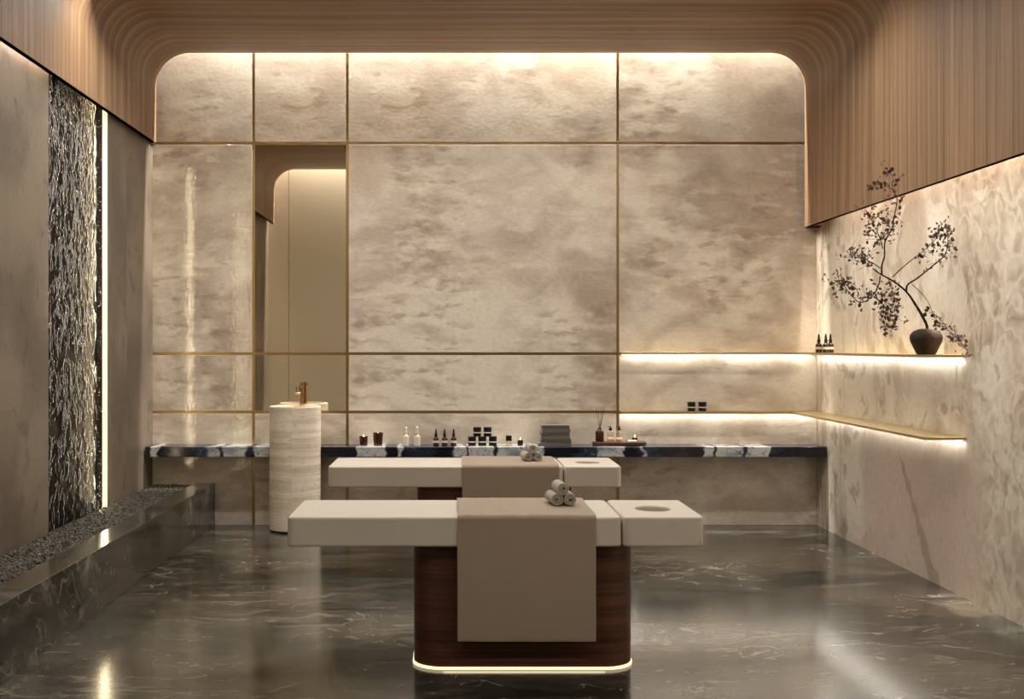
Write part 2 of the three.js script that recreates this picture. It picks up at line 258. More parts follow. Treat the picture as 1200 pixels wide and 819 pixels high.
{ // timber lining: boards bent into an arch, side by side along the room
  const c = struct('ceiling', 'curved timber board lining wrapping ceiling and upper walls', 'ceiling');
  part('ceiling_slab', box(-3.2, 3.5, 5.0, 5.15, -0.2, ZR + 0.2), M.backing, c);
  const R = 0.30, prof = [];                                                          // point, outward normal, run
  const arc = (cx, cy, a0, a1) => { for (let i = 0; i <= 10; i++) { const a = a0 + (a1 - a0) * i / 10; prof.push([cx + R * Math.cos(a), cy + R * Math.sin(a), Math.cos(a), Math.sin(a)]); } };
  prof.push([X0, YL, -1, 0]); arc(X0 + R, YC - R, Math.PI, Math.PI / 2); arc(X1 - R, YC - R, Math.PI / 2, 0); prof.push([X1, YR, 1, 0]);
  let s = 0; prof.forEach((p, i) => { if (i) s += Math.hypot(p[0] - prof[i - 1][0], p[1] - prof[i - 1][1]); p[4] = s; });
  const N = 40, PW = (ZE - ZB) / N, T = 0.04;
  const board = (w, uo, vo) => {
    const cs = [[0, T], [0, 0.0016], [0.0014, 0], [w - 0.0014, 0], [w, 0.0016], [w, T], [0, T]], pos = [], nor = [], uv = [], idx = [];
    for (let k = 0; k < cs.length - 1; k++) {
      const [za, da] = cs[k], [zb, db] = cs[k + 1], L = Math.hypot(zb - za, db - da), nz = (db - da) / L * -1 * -1, nd = (zb - za) / L, b0 = pos.length / 3;
      // section normal: inner face (d = 0) looks into the room, that is along -n
      for (const p of prof) for (const [z, d] of [[za, da], [zb, db]]) {
        pos.push(p[0] + p[2] * d, p[1] + p[3] * d, z); nor.push(-p[2] * nd, -p[3] * nd, nz); uv.push((p[4] + uo) / 3.0, (z + d + vo) / 1.4);
      }
      for (let i = 0; i < prof.length - 1; i++) { const a = b0 + i * 2; idx.push(a, a + 2, a + 1, a + 1, a + 2, a + 3); }
    }
    for (const [pi, e] of [[0, -1], [prof.length - 1, -1]]) {                          // lower ends
      const p = prof[pi], b0 = pos.length / 3; for (const [z, d] of cs.slice(0, 6)) { pos.push(p[0] + p[2] * d, p[1], z); nor.push(0, e, 0); uv.push((p[4] + uo) / 3, (z + vo) / 1.4); }
      for (let i = 1; i < 5; i++) { if (pi) idx.push(b0, b0 + i, b0 + i + 1); else idx.push(b0, b0 + i + 1, b0 + i); }
    }
    const g = new THREE.BufferGeometry(); g.setAttribute('position', new THREE.Float32BufferAttribute(pos, 3)); g.setAttribute('normal', new THREE.Float32BufferAttribute(nor, 3)); g.setAttribute('uv', new THREE.Float32BufferAttribute(uv, 2)); g.setIndex(idx); return g;
  };
  const r = rng(9), geos = []; for (let i = 0; i < 8; i++) geos.push(board(PW - 0.0008, r() * 3, r() * 1.2));
  for (let i = 0; i < N; i++) { const b = part('timber_board', geos[Math.floor(r() * 8)], woodMats[Math.floor(r() * woodMats.length)], c); b.position.z = ZB + i * PW; }
  for (let z = 0.66; z < 6.6; z += 0.42) part('added_cove_fin', box(3.141, 3.249, 3.0, 3.42, z, z + 0.006), M.plaster, c);  // thin fins added to cut light running lengthwise along the cove
  part('added_cove_stop', box(3.141, 3.249, YR + 0.004, 4.9, 0.002, 0.138), M.housing, c); part('added_cove_stop', box(-2.688, -2.675, YL + 0.004, 4.9, 0.002, 0.138), M.housing, c);  // blocks added to stop cove light spilling into the corners
  part('added_cove_stop', box(3.141, 3.249, YR + 0.01, 4.1, 0.16, 0.20), woodMats[0], c);  // added block keeping the side cove light off the back wall
  part('cove_strip', box(-2.57, 3.03, 4.855, 4.87, 6.645, 6.675), M.ledSoft, c);
  part('cove_strip', box(-2.712, -2.698, 3.552, 3.562, 2.6, 4.33), M.ledSoft, c);
}
{ // rear wall seen in the mirror: plain painted panels, the opening and the hall are added
  const w = struct('wall_rear', 'plain greige rear wall with an added wide opening', 'wall');
  part('wall_panel', box(-3.2, -2.443, 0, 5.0, ZR, ZR + 0.16), M.plaster, w);
  part('wall_panel', box(-2.437, -1.585, 0, 5.0, ZR, ZR + 0.16), M.plaster, w);
  part('lintel', box(-1.585, 2.7, 3.05, 5.0, ZR, ZR + 0.16), M.plaster, w);
  part('wall_panel', box(2.7, 3.5, 0, 5.0, ZR, ZR + 0.16), M.plaster, w);
  const h = struct('wall_added_hall', 'plain greige walls of an added unseen hall', 'wall');  // hall added around the camera, closing the space against light leaks
  part('side_wall', box(-3.4, -3.2, 0, 3.3, ZR + 0.1, 12.6), M.plaster, h);
  part('side_wall', box(3.5, 3.7, 0, 3.3, ZR + 0.1, 12.6), M.plaster, h);
  part('end_wall', box(-3.4, 3.7, 0, 3.3, 12.6, 12.8), M.plaster, h);
  const k = struct('ceiling_added_hall', 'plain flat ceiling of the added unseen hall', 'ceiling');
  part('slab', box(-3.4, 3.7, 3.3, 3.45, ZR + 0.16, 12.8), M.plaster, k);
}

// ------------------------------------------------------------------ housings of the unseen slot lights
[...UNSEEN_SLOTS.map(([x, z, L, w]) => [x, 4.095, z, w]), [0.5, 3.2, 7.7, 3.84]].forEach(([x, y, z, w], i) => {
  const t = thing('unseen_ceiling_light', ['unseen baffled slot light placed to light the back wall and the table beside the counter', 'unseen baffled slot light placed to light the table with the glowing base', 'unseen baffled slot light in the added hall, placed to light the table fronts'][i], 'lamp', [x, y, z]), h = w / 2 + 0.08;
  part('top_plate', box(-h, h, 0.048, 0.1, -0.13, 0.13), M.housing, t);
  for (const s of [-1, 1]) { part('baffle', box(-h, h, -0.018, 0.05, s > 0 ? 0.115 : -0.13, s > 0 ? 0.13 : -0.115), M.housing, t); part('end_cap', box(s > 0 ? h - 0.015 : -h, s > 0 ? h : 0.015 - h, -0.018, 0.05, -0.115, 0.115), M.housing, t); }
  part('diffuser', box(-w / 2 - 0.03, w / 2 + 0.03, 0.036, 0.048, -0.085, 0.085), M.ledSoft, t);
});

// ------------------------------------------------------------------ mirror
{
  const t = thing('wall_mirror', 'tall bronze tinted mirror set in the stone wall behind the washbasin', 'mirror', [0, 0, 0]);
  part('mirror_glass', box(-1.797 + SW, -0.956 - SW, 1.535 + SW, 3.42 - SW, -0.0215, -0.006), M.mirror, t);
  part('mirror_glass', box(-1.797 + SW, -0.956 - SW, 1.012 + SW, 1.535 - SW, -0.0215, -0.006), M.mirror, t);
}

// ------------------------------------------------------------------ water walls, planter ledge, pebbles
console.log('water');
function waterWall(z0, z1, label, seed, count) {
  const t = thing('water_wall', label, 'water wall', [REC, 0.3, z0]);
  const L = z1 - z0, H = 4.2;
  part('wet_slab', planar(box(-0.03, 0, 0, H, 0, L), 1, 1, 0, 0, 'zy'), M.wetSlate, t);
  part('sill', box(0, FX - REC, -0.3, 0.035, 0.001, L - 0.001), M.wetSlate, t);
  const strip = part('light_strip', box(0.048, 0.083, 0.06, H - 0.75, 0.002, 0.012), M.ledWall, t, 'glowing vertical warm light strip');
  const l = area('water_wall_strip', WARM, 22, 0.032, 3.3, [REC + 0.066, 2.06, z0 + 0.016], [REC + 0.066, 2.06, z0 + 4]);
  part('light_channel', box(0, 0.048, 0.05, H - 0.74, 0.002, 0.012), M.housing, t);
  const e = seed === 21 ? FX + 0.002 : REC + 0.05, f = REC + 0.083;                    // the strip stands proud of the stone, so it also shines back along the wall
  area('water_wall_strip', WARM, seed === 21 ? 34 : 15, f - e, 3.3, [(e + f) / 2, 2.06, z0 - 0.002], [(e + f) / 2, 2.06, z0 - 4]);
  const r = rng(seed), geos = [];
  for (let i = 0; i < count; i++) {
    const yy = 0.02 + Math.pow(r(), 0.72) * 3.3, len = 0.03 + r() * r() * 0.2, zz = 0.03 + r() * (L - 0.05), pts = [];
    const Y = yy + 0.3; if ((Y > 1.53 && Y < 1.63) || (Y > 1.0 && Y < 1.1)) continue;
    const n = 3 + Math.floor(len / 0.025); let z = zz, y = yy; for (let k = 0; k < n; k++) { pts.push([0.004 + r() * 0.005, y, Math.min(L - 0.005, Math.max(0.02, z))]); y -= len / n; z += (r() - 0.5) * 0.036; if (y < 0.01) break; }
    if (pts.length < 2) continue;
    const rad = 0.0013 + r() * 0.0016, pos = [], idx = [];
    pts.forEach((p, k) => { const e = (k === 0 || k === pts.length - 1) ? 0.35 : 0.75 + r() * 0.5; for (let a = 0; a < 4; a++) { const q = a * Math.PI / 2; pos.push(p[0] + Math.cos(q) * rad * e, p[1], p[2] + Math.sin(q) * rad * e); } });
    for (let k = 0; k < pts.length - 1; k++) for (let a = 0; a < 4; a++) { const b = (a + 1) % 4, i0 = k * 4 + a, i1 = k * 4 + b; idx.push(i0, i0 + 4, i1, i1, i0 + 4, i1 + 4); }
    const g = new THREE.BufferGeometry(); g.setAttribute('position', new THREE.Float32BufferAttribute(pos, 3)); g.setIndex(idx); g.computeVertexNormals(); geos.push(g);
  }
  for (let i = 0; i < 420; i++) {                                                     // splash beads on the slab and beside the light strip
    const foot = i < 200, y = foot ? 0.07 + r() * r() * 0.22 : r() * 3.35, g = new THREE.OctahedronGeometry(0.002 + r() * 0.003, 0); g.deleteAttribute('uv');
    const idx = []; for (let k = 0; k < g.attributes.position.count; k++) idx.push(k); g.setIndex(idx); g.translate(foot ? 0.02 + r() * 0.18 : 0.008 + r() * 0.04, y, foot ? 0.02 + r() * 0.5 : 0.015 + r() * 0.05); geos.push(g);
  }
  const rv = part('running_water', mergeGeometries(geos), M.water, t, 'pale rivulets of running water'); rv.userData.kind = 'stuff';
}
waterWall(1.42, 2.555, 'black wet stone water wall with trickling rivulets and light strip', 21, 2300);
waterWall(4.38, 5.50, 'unseen second black water wall farther along the taupe stone wall from the counter', 22, 1500);  // out of view; its strip makes the second streak on the back wall
{
  const t = thing('planter_ledge', 'low dark marble ledge holding a bed of pebbles along the wall', 'ledge', [0, 0, 0]);
  part('front_slab', planar(rbox(-2.32, -2.14, 0, 0.38, 0.003, ZR - 0.003, 0.003), 6.4, 6.4, 4.1, 1.7), M.ledge, t);
  part('bed', box(-2.685, -2.32, 0, 0.325, 0.003, ZR - 0.003), M.housing, t);
  const r = rng(4), g = new THREE.IcosahedronGeometry(1, 1), n = 24000, m = new THREE.InstancedMesh(g, M.pebble, n), o = new THREE.Object3D(), col = new THREE.Color();
  for (let i = 0; i < n; i++) {
    const s = 0.005 + r() * 0.008; o.position.set(-2.325 - s - r() * (0.358 - 2 * s), 0.333 + r() * 0.030, 0.03 + r() * (ZR - 0.1)); o.rotation.set(r() * 6, r() * 6, r() * 6); o.scale.set(s * 1.25, s * 0.75, s); o.updateMatrix(); m.setMatrixAt(i, o.matrix);
    const v = 0.03 + r() * r() * 0.13; m.setColorAt(i, col.setRGB(v, v * 0.86, v * 0.66));
  }
  m.name = 'pebbles'; m.userData = { kind: 'stuff', label: 'bed of small dark grey pebbles' }; m.castShadow = m.receiveShadow = true; t.add(m);
}

// ------------------------------------------------------------------ counter, basin, tap
const CT = 0.728, BX = -1.384, BZ = 0.285, BR = 0.223;
{
  const s = new THREE.Shape(), f = -0.30, e = BR + 0.002, k = Math.sqrt(Math.max(0, e * e - (0.30 - BZ) ** 2)), a = Math.atan2(0.30 - BZ, k);   // plan y = -z
  s.moveTo(-2.685, -0.002); s.lineTo(-2.685, f); s.lineTo(BX - k, f);
  for (let i = 0; i <= 24; i++) { const q = Math.PI + a - (Math.PI + 2 * a) * i / 24; s.lineTo(BX + e * Math.cos(q), -BZ + e * Math.sin(q)); }
  s.lineTo(3.245, f); s.lineTo(3.245, -0.002); s.closePath();
  let g = raise(s, 0.637, CT, 0.006, 2, 12); g = g.index ? g.toNonIndexed() : g; const p = g.attributes.position, n = g.attributes.normal, uv = g.attributes.uv;
  for (let i = 0; i < p.count; i++) uv.setXY(i, (p.getX(i) + 2.72) / 6.0, (Math.abs(n.getY(i)) > 0.7 ? 0.09 + (0.30 - p.getZ(i)) : p.getY(i) - 0.637) / 0.47);
  whole('stone_counter', g, M.blue, 'long navy and white marble counter fixed along the stone wall', 'counter');
  const b = thing('pedestal_basin', 'round cream travertine pedestal washbasin in front of the mirror', 'washbasin', [BX, 0, BZ]);
  const h = 1.083;
  part('pedestal', lathe([[0, 0.012], [BR - 0.012, 0.012], [BR - 0.004, 0.016], [BR, 0.024], [BR, h - 0.012], [BR - 0.003, h - 0.004], [BR - 0.010, h], [BR - 0.022, h], [BR - 0.028, h - 0.006], [BR - 0.05, h - 0.09], [BR - 0.11, h - 0.135], [0, h - 0.14]], 64), M.trav, b);
  { const g = b.children[0].geometry, p = g.attributes.position, uv = g.attributes.uv; for (let i = 0; i < p.count; i++) uv.setY(i, p.getY(i) / 1.1); }
  part('foot_ring', lathe([[0, 0], [BR - 0.012, 0], [BR - 0.012, 0.013], [0, 0.013]], 48), M.black, b, 'dark recessed foot ring');
  part('drain', lathe([[0, h - 0.134], [0.02, h - 0.134], [0.022, h - 0.139], [0, h - 0.1395]], 20), M.bronze, b);
  const t = thing('basin_tap', 'slim bronze tap standing on the rim of the washbasin', 'tap', [BX + 0.035, h, BZ - 0.197]);
  part('post', lathe([[0, 0], [0.024, 0], [0.024, 0.006], [0.0165, 0.008], [0.0165, 0.197], [0.014, 0.2], [0, 0.2]], 20), M.bronze, t);
  const sp = new THREE.CylinderGeometry(0.011, 0.011, 0.13, 14); sp.rotateX(Math.PI / 2 - 0.12); sp.translate(0, 0.165, 0.075); part('spout', sp, M.bronze, t);
  const lv = mergeGeometries([new THREE.CylinderGeometry(0.013, 0.013, 0.05, 14).rotateZ(Math.PI / 2).translate(-0.036, 0.095, 0), new THREE.CylinderGeometry(0.005, 0.005, 0.07, 10).translate(-0.05, 0.125, 0)]); part('lever', lv, M.bronze, t);
}

// ------------------------------------------------------------------ shelves with light beneath
function shelf(y, label) {
  const t = thing('corner_shelf', label, 'shelf', [0, y, 0]);
  const s = new THREE.Shape(); s.moveTo(1.468 + SW, -0.001); s.lineTo(1.468 + SW, -0.15); s.lineTo(2.98, -0.15); s.lineTo(2.98, -3.046); s.lineTo(3.248, -3.046); s.lineTo(3.248, -0.001); s.closePath();
  part('shelf_plate', raise(s, -0.018, 0, 0.0015, 1), M.shelf, t);
  part('light_strip', box(1.50, 3.2, -0.024, -0.018, 0.02, 0.045), M.ledSoft, t); part('light_strip', box(3.205, 3.23, -0.024, -0.018, 0.06, 3.03), M.ledSoft, t);
  area('shelf_strip', LED, 17, 1.72, 0.025, [2.35, y - 0.026, 0.033], [2.35, 0, 0.033]);
  area('shelf_strip', LED, 17, 0.025, 2.95, [3.217, y - 0.026, 1.55], [3.217, 0, 1.55]);
}
shelf(1.548, 'upper brass corner shelf lit from beneath, carrying the vase');
shelf(1.025, 'lower brass corner shelf lit from beneath, above the counter');

// ------------------------------------------------------------------ massage tables
console.log('tables');
const TH = 0.769, TK = 0.145;
function ringLights(x0, x1, z0, z1) {
  const y = 0.008, L = 2.2, cx = (x0 + x1) / 2, cz = (z0 + z1) / 2;
  area('base_strip', WARM, L, x1 - x0 - 0.3, 0.011, [cx, y, z1 + 0.010], [cx, y, z1 + 1]); area('base_strip', WARM, L, x1 - x0 - 0.3, 0.011, [cx, y, z0 - 0.010], [cx, y, z0 - 1]);
  area('base_strip', WARM, L, z1 - z0 - 0.3, 0.011, [x0 - 0.010, y, cz], [x0 - 1, y, cz]); area('base_strip', WARM, L, z1 - z0 - 0.3, 0.011, [x1 + 0.010, y, cz], [x1 + 1, y, cz]);
}
function massageTable(ox, zf, label) {
  const t = thing('massage_table', label, 'massage table', [ox, 0, zf]);              // origin under the front edge; front at z = 0, back at -0.64
  const D = 0.64, y0 = TH - TK;
  part('cushion', planar(raise(rr(-0.814, 0, 0.818, D, 0.035), y0, TH, 0.011, 3), 0.25, 0.25), M.cushion, t);
  const hs = rr(0.825, 0, 1.221, D, 0.035), hole = new THREE.Path(); hole.absellipse(1.02, 0.31, 0.088, 0.105, 0, Math.PI * 2, true); hs.holes.push(hole);
  part('head_cushion', planar(raise(hs, y0, TH, 0.011, 3, 24), 0.25, 0.25), M.cushion, t, 'pale square head cushion with face hole');
  const b0 = -0.2026, b1 = 0.895, f = 0.09, R = 0.15;
  part('base', planar(raise(rr(b0, f, b1, D - f, R), 0.015, y0, 0.002, 1, 14), 1.4, 0.8), M.darkWood, t, 'red brown timber base with rounded corners');
  part('plinth', raise(rr(b0 + 0.03, f + 0.03, b1 - 0.03, D - f - 0.03, R - 0.03), 0, 0.0155, 0, 1), M.black, t);
  const rs = rr(b0 - 0.006, f - 0.006, b1 + 0.006, D - f + 0.006, R + 0.006); rs.holes.push(rr(b0 + 0.028, f + 0.028, b1 - 0.028, D - f - 0.028, R - 0.028, THREE.Path));
  part('light_ring', raise(rs, 0.002, 0.0145, 0, 1, 14), M.led, t, 'glowing warm light strip around the foot');
  ringLights(ox + b0, ox + b1, zf - D + f, zf - f);
  return t;
}
const T1 = [0, 4.75], T2 = [-0.060, 2.36];
massageTable(...T1, 'cream massage table with glowing base strip, farther from the counter');
massageTable(...T2, 'cream massage table standing close to the marble counter');
// a runner: profile over the table from the back drop to the front drop, in (z, y) from the table front
function runner(x0, x1, ox, zf, drop, label, seed) {
  const D = 0.64, e = 0.006, r = 0.016, top = TH + e, path = [];
  path.push([-D - e, TH - 0.30]); for (let i = 1; i < 6; i++) path.push([-D - e, TH - 0.30 + 0.28 * i / 6]);
  for (let i = 0; i <= 5; i++) { const a = Math.PI - i / 5 * Math.PI / 2; path.push([-D - e + r + r * Math.cos(a), top - r + r * Math.sin(a)]); }
  for (let i = 1; i < 24; i++) path.push([-D + (D) * i / 24, top]);
  for (let i = 0; i <= 5; i++) { const a = Math.PI / 2 - i / 5 * Math.PI / 2; path.push([e - r + r * Math.cos(a), top - r + r * Math.sin(a)]); }
  const y1 = TH - drop; for (let i = 1; i <= 26; i++) path.push([e, top - r + (y1 - top + r) * i / 26]);
  const NX_ = 40, pos = [], uv = [], idx = [], T = 0.005, rows = path.length; let s = 0; const run = path.map((p, i) => (s += i ? Math.hypot(p[0] - path[i - 1][0], p[1] - path[i - 1][1]) : 0));
  for (const side of [0, 1]) path.forEach((p, i) => {
    const a = path[Math.max(0, i - 1)], b = path[Math.min(rows - 1, i + 1)], l = Math.hypot(b[0] - a[0], b[1] - a[1]), nz = -(b[1] - a[1]) / l, ny = (b[0] - a[0]) / l;
    for (let j = 0; j <= NX_; j++) {
      const u = j / NX_, x = x0 + (x1 - x0) * u, hang = sm(0, 0.5, (TH - p[1])), wv = 0.0026 + 0.004 * hang, d = (side ? T : 0) + Math.abs(wv * (fbm(x * 5 + seed, run[i] * 4, 3) + 0.5)) + 0.0035 * sm(0.06, 0, Math.abs(p[1] - TH)) * Math.max(0, noise(x * 22 + seed, run[i] * 3));
      pos.push(ox + x + 0.003 * noise(run[i] * 4 + seed, u > 0.5 ? 3 : 8) * (u > 0.9 || u < 0.1 ? 1 : 0), p[1] + ny * d + (i === rows - 1 ? 0.004 * noise(x * 6 + seed, 2) : 0), zf + p[0] + nz * d); uv.push(x / 0.22, run[i] / 0.22);
    }
  });
  const W = NX_ + 1, off = rows * W;
  for (let i = 0; i < rows - 1; i++) for (let j = 0; j < NX_; j++) { const a = i * W + j, b = a + 1, c = a + W, d = c + 1; idx.push(off + a, off + c, off + b, off + b, off + c, off + d, a, b, c, b, d, c); }
  for (let i = 0; i < rows - 1; i++) for (const j of [0, NX_]) { const a = i * W + j, c = a + W; if (j) idx.push(a, off + a, c, c, off + a, off + c); else idx.push(a, c, off + a, c, off + c, off + a); }
  for (const i of [0, rows - 1]) for (let j = 0; j < NX_; j++) { const a = i * W + j, b = a + 1; if (i) idx.push(a, b, off + a, b, off + b, off + a); else idx.push(a, off + a, b, b, off + a, off + b); }
  const g = new THREE.BufferGeometry(); g.setAttribute('position', new THREE.Float32BufferAttribute(pos, 3)); g.setAttribute('uv', new THREE.Float32BufferAttribute(uv, 2)); g.setIndex(idx); g.computeVertexNormals();
  return whole('table_runner', g, M.cloth, label, 'cloth');
}
runner(0.017, 0.690, 0, T1[1], 0.602, 'taupe cloth runner draped over the massage table with glowing base', 3);
runner(0.056, 0.728, 0, T2[1], 0.52, 'taupe cloth runner draped over the massage table beside the counter', 8);
// rolled towel: a wound sheet drawn as a spiral band
function rollGeo(R, L) {
  const turns = 4.2, n = 130, pitch = R * 0.92 / (turns - 0.9), th = pitch * 0.52, out = [], inn = [];
  for (let i = 0; i <= n; i++) { const q = i / n * turns * Math.PI * 2, r = R * (0.08 + 0.92 * Math.min(1, i / n * turns / (turns - 0.9))), k = i / n > 0.93 ? 0.75 : 1; out.push([r * Math.cos(q), r * Math.sin(q)]); inn.push([Math.max(0.0005, r - th * k) * Math.cos(q), Math.max(0.0005, r - th * k) * Math.sin(q)]); }
  const s = new THREE.Shape(); const k0 = 22; s.moveTo(...inn[k0]); for (let i = k0; i <= n; i++) s.lineTo(...out[i]); for (let i = n; i > k0; i--) s.lineTo(...inn[i]); s.closePath();
  const g = new THREE.ExtrudeGeometry(s, { depth: L - 0.006, bevelEnabled: true, bevelThickness: 0.003, bevelSize: 0.0012, bevelSegments: 1, curveSegments: 2 }); g.translate(0, 0, -L + 0.003); return planar(g, 0.2, 0.2);
}
const ROLL = rollGeo(0.0295, 0.17), CORE = new THREE.CylinderGeometry(0.004, 0.004, 0.11, 12).rotateX(Math.PI / 2).translate(0, 0, -0.09);
function towelRolls(x, z, where, group) {
  const y = TH + 0.0145, r = 0.0315, spots = [[0, r, 0, 0.13, 0.4], [0.066, r, 0.0, 0.03, 2.1], [0.030, r + 0.0545, 0.004, 0.10, 4.0]];
  const names = ['lower rolled grey towel towards the foot end', 'lower rolled grey towel towards the head cushion', 'top rolled grey towel of the small pyramid'];
  spots.forEach(([dx, dy, dz, turn, spin], i) => {
    const t = thing('rolled_towel', `${names[i]} ${where}`, 'towel', [x + dx, y + dy, z + dz], group); t.rotation.y = turn;
    const a = part('towel_sheet', ROLL, M.roll, t); a.rotation.z = spin; part('towel_core', CORE, M.roll, t);
  });
}
towelRolls(0.530, 4.45, 'on the table with glowing base', 'rolled towels on the table with glowing base');
towelRolls(0.532, 2.14, 'on the table beside the counter', 'rolled towels on the table beside the counter');

// ------------------------------------------------------------------ things on the counter
console.log('small things');
const FLAME = lathe([[0.0001, 0], [0.003, 0.003], [0.0042, 0.008], [0.003, 0.016], [0.001, 0.023], [0.0001, 0.027]], 10);
function candle(label, x, z, y, r0, r1, h, glass, fill) {
  const t = thing('jar_candle', label, 'candle', [x, y, z], undefined);
  const c = part('glass_cup', lathe([[0, 0.002], [r0 - 0.004, 0.002], [r0, 0.006], [r1, h], [r1 - 0.003, h], [r0 - 0.004, 0.012], [0, 0.010]], 28), glass, t);
  part('wax', lathe([[0, 0.0125], [r0 - 0.006, 0.0125], [r0 - 0.006 + (r1 - r0) * fill, h * fill], [0, h * fill]], 24), M.wax, t);
  part('wick', new THREE.CylinderGeometry(0.001, 0.001, 0.012, 6).translate(0, h * fill + 0.006, 0), M.black, t);
  part('flame', FLAME.clone().translate(0, h * fill + 0.011, 0), M.flame, t, 'small yellow flame');
  const l = new THREE.PointLight(LED, 0.02, 2, 2); l.name = 'candle_light'; l.position.set(x, y + h * fill + 0.024, z); l.castShadow = true; l.shadow.radius = 0.25; scene.add(l);
}
candle('short smoked glass candle on the counter, nearer the washbasin', -0.795, 0.19, CT, 0.034, 0.038, 0.083, M.smoked, 0.72);
candle('larger smoked glass candle on the counter, beside the short one', -0.668, 0.19, CT, 0.038, 0.046, 0.115, M.smoked, 0.72);
function pump(label, x) {
  const t = thing('pump_bottle', label, 'bottle', [x, CT, 0.19], 'cream pump bottles on the counter');
  part('body', lathe([[0, 0], [0.026, 0], [0.028, 0.003], [0.028, 0.082], [0.026, 0.088], [0, 0.088]], 24), M.cream, t);
  part('collar', lathe([[0, 0.088], [0.0245, 0.088], [0.0245, 0.102], [0, 0.102]], 24), M.bronze, t, 'brown neck band');
  const p = part('pump', lathe([[0, 0.102], [0.017, 0.102], [0.011, 0.125], [0.008, 0.150], [0.010, 0.152], [0.010, 0.166], [0, 0.168]], 18), M.cream, t);
  part('nozzle', new THREE.CylinderGeometry(0.004, 0.005, 0.03, 10).rotateX(Math.PI / 2).translate(0, 0.159, 0.018), M.cream, p);
}
pump('cream pump bottle with brown collar, beside the larger smoked candle', -0.423); pump('cream pump bottle with brown collar, beside the dark dropper bottles', -0.324);
const dropGeo = (() => ({ body: lathe([[0, 0], [0.024, 0], [0.026, 0.003], [0.026, 0.058], [0.023, 0.068], [0.011, 0.077], [0.011, 0.084], [0, 0.084]], 22), band: lathe([[0.0262, 0.026], [0.0266, 0.0265], [0.0266, 0.045], [0.0262, 0.0455]], 22), cap: lathe([[0, 0.084], [0.0135, 0.084], [0.0135, 0.104], [0.009, 0.107], [0.0085, 0.128], [0.004, 0.148], [0, 0.15]], 18) }))();
function dropper(label, at, group, s = 1) {
  const t = thing('dropper_bottle', label, 'bottle', at, group); t.scale.setScalar(s);
  const b = part('body', dropGeo.body, M.amber, t); part('paper_band', dropGeo.band, M.label, b, 'pale paper band'); part('dropper_cap', dropGeo.cap, M.black, t, 'black rubber dropper');
}
dropper('dark dropper bottle with white band, beside the cream pump bottles', [-0.158, CT, 0.19], 'dropper bottles on the counter');
dropper('dark dropper bottle with white band, middle of three on the counter', [-0.082, CT, 0.19], 'dropper bottles on the counter');
dropper('dark dropper bottle with white band, beside the pyramid of jars', [-0.003, CT, 0.19], 'dropper bottles on the counter');
const jarGeo = { body: lathe([[0, 0], [0.033, 0], [0.035, 0.003], [0.035, 0.046], [0.0335, 0.049], [0, 0.049]], 26), band: lathe([[0.0353, 0.030], [0.0357, 0.0303], [0.0357, 0.039], [0.0353, 0.0393]], 26), lid: lathe([[0, 0.049], [0.0345, 0.049], [0.0355, 0.051], [0.0355, 0.079], [0.0335, 0.082], [0, 0.082]], 26) };
function jar(label, at, group) { const t = thing('cosmetic_jar', label, 'jar', at, group); const b = part('body', jarGeo.body, M.black, t); part('paper_band', jarGeo.band, M.label, b, 'thin white band'); part('lid', jarGeo.lid, M.black, t); }
const JG = 'black jars stacked on the counter', jx = [0.159, 0.249, 0.342];
jar('black jar in the bottom row of the pyramid, beside the dropper bottles', [jx[0], CT, 0.19], JG); jar('black jar in the middle of the pyramid bottom row', [jx[1], CT, 0.19], JG); jar('black jar in the bottom row of the pyramid, beside the perfume bottle', [jx[2], CT, 0.19], JG);
jar('top black jar of the pyramid, on the side of the dropper bottles', [0.204, CT + 0.082, 0.19], JG); jar('top black jar of the pyramid, on the side of the perfume bottle', [0.296, CT + 0.082, 0.19], JG);
{
  const t = thing('perfume_bottle', 'small clear bottle with tall black cap between jars and small candle', 'bottle', [0.482, CT, 0.19]);
  part('body', rbox(-0.026, 0.026, 0, 0.042, -0.02, 0.02, 0.004, 2), M.clear, t); part('cap', rbox(-0.026, 0.026, 0.0425, 0.09, -0.02, 0.02, 0.003, 2), M.black, t, 'tall black cap');
}
candle('small black candle on the counter beside the folded towels', 0.583, 0.19, CT, 0.024, 0.025, 0.048, M.black, 0.8);
{ // folded towels
  const H = 0.0305, fold = (w, d, h) => {                                              // two layers folded over at one end
    const s = new THREE.Shape(), x0 = -w / 2, x1 = w / 2, q = h / 2, c = 0.0012; s.moveTo(x1, 0); s.lineTo(x0 + q, 0); s.absarc(x0 + q, q, q, -Math.PI / 2, -Math.PI * 1.5, true); s.lineTo(x1 - 0.004, h); s.absarc(x1 - 0.004, h * 0.76, h * 0.24, Math.PI / 2, -Math.PI / 2, true);
    s.lineTo(x0 + q * 1.2, q + c); s.lineTo(x0 + q * 1.2, q - c); s.lineTo(x1, q - c); s.absarc(x1, h * 0.24, h * 0.22, Math.PI / 2, -Math.PI / 2, true); s.closePath();
    const g = new THREE.ExtrudeGeometry(s, { depth: d - 0.008, bevelEnabled: true, bevelThickness: 0.004, bevelSize: 0.001, bevelSegments: 2, curveSegments: 6 }); g.translate(0, 0, -d / 2 + 0.004); return planar(g, 0.2, 0.2);
  };
  const pos = ['lowest', 'second lowest', 'third lowest', 'third highest', 'second highest', 'topmost'], r = rng(31);
  pos.forEach((p, i) => { const w = [0.285, 0.262, 0.248, 0.244, 0.240, 0.236][i]; const o = whole('folded_towel', fold(w, 0.17, H - 0.0012), i % 2 ? M.greyTowel2 : M.greyTowel, `dark grey folded towel, ${p} of the stack of six`, 'towel', [0.889 - (i === 0 ? 0.015 : 0) + (r() - 0.5) * 0.012, CT + 0.001 + i * H, 0.175], 'folded towels stacked on the counter'); o.rotation.y = (r() - 0.5) * 0.05; });
}
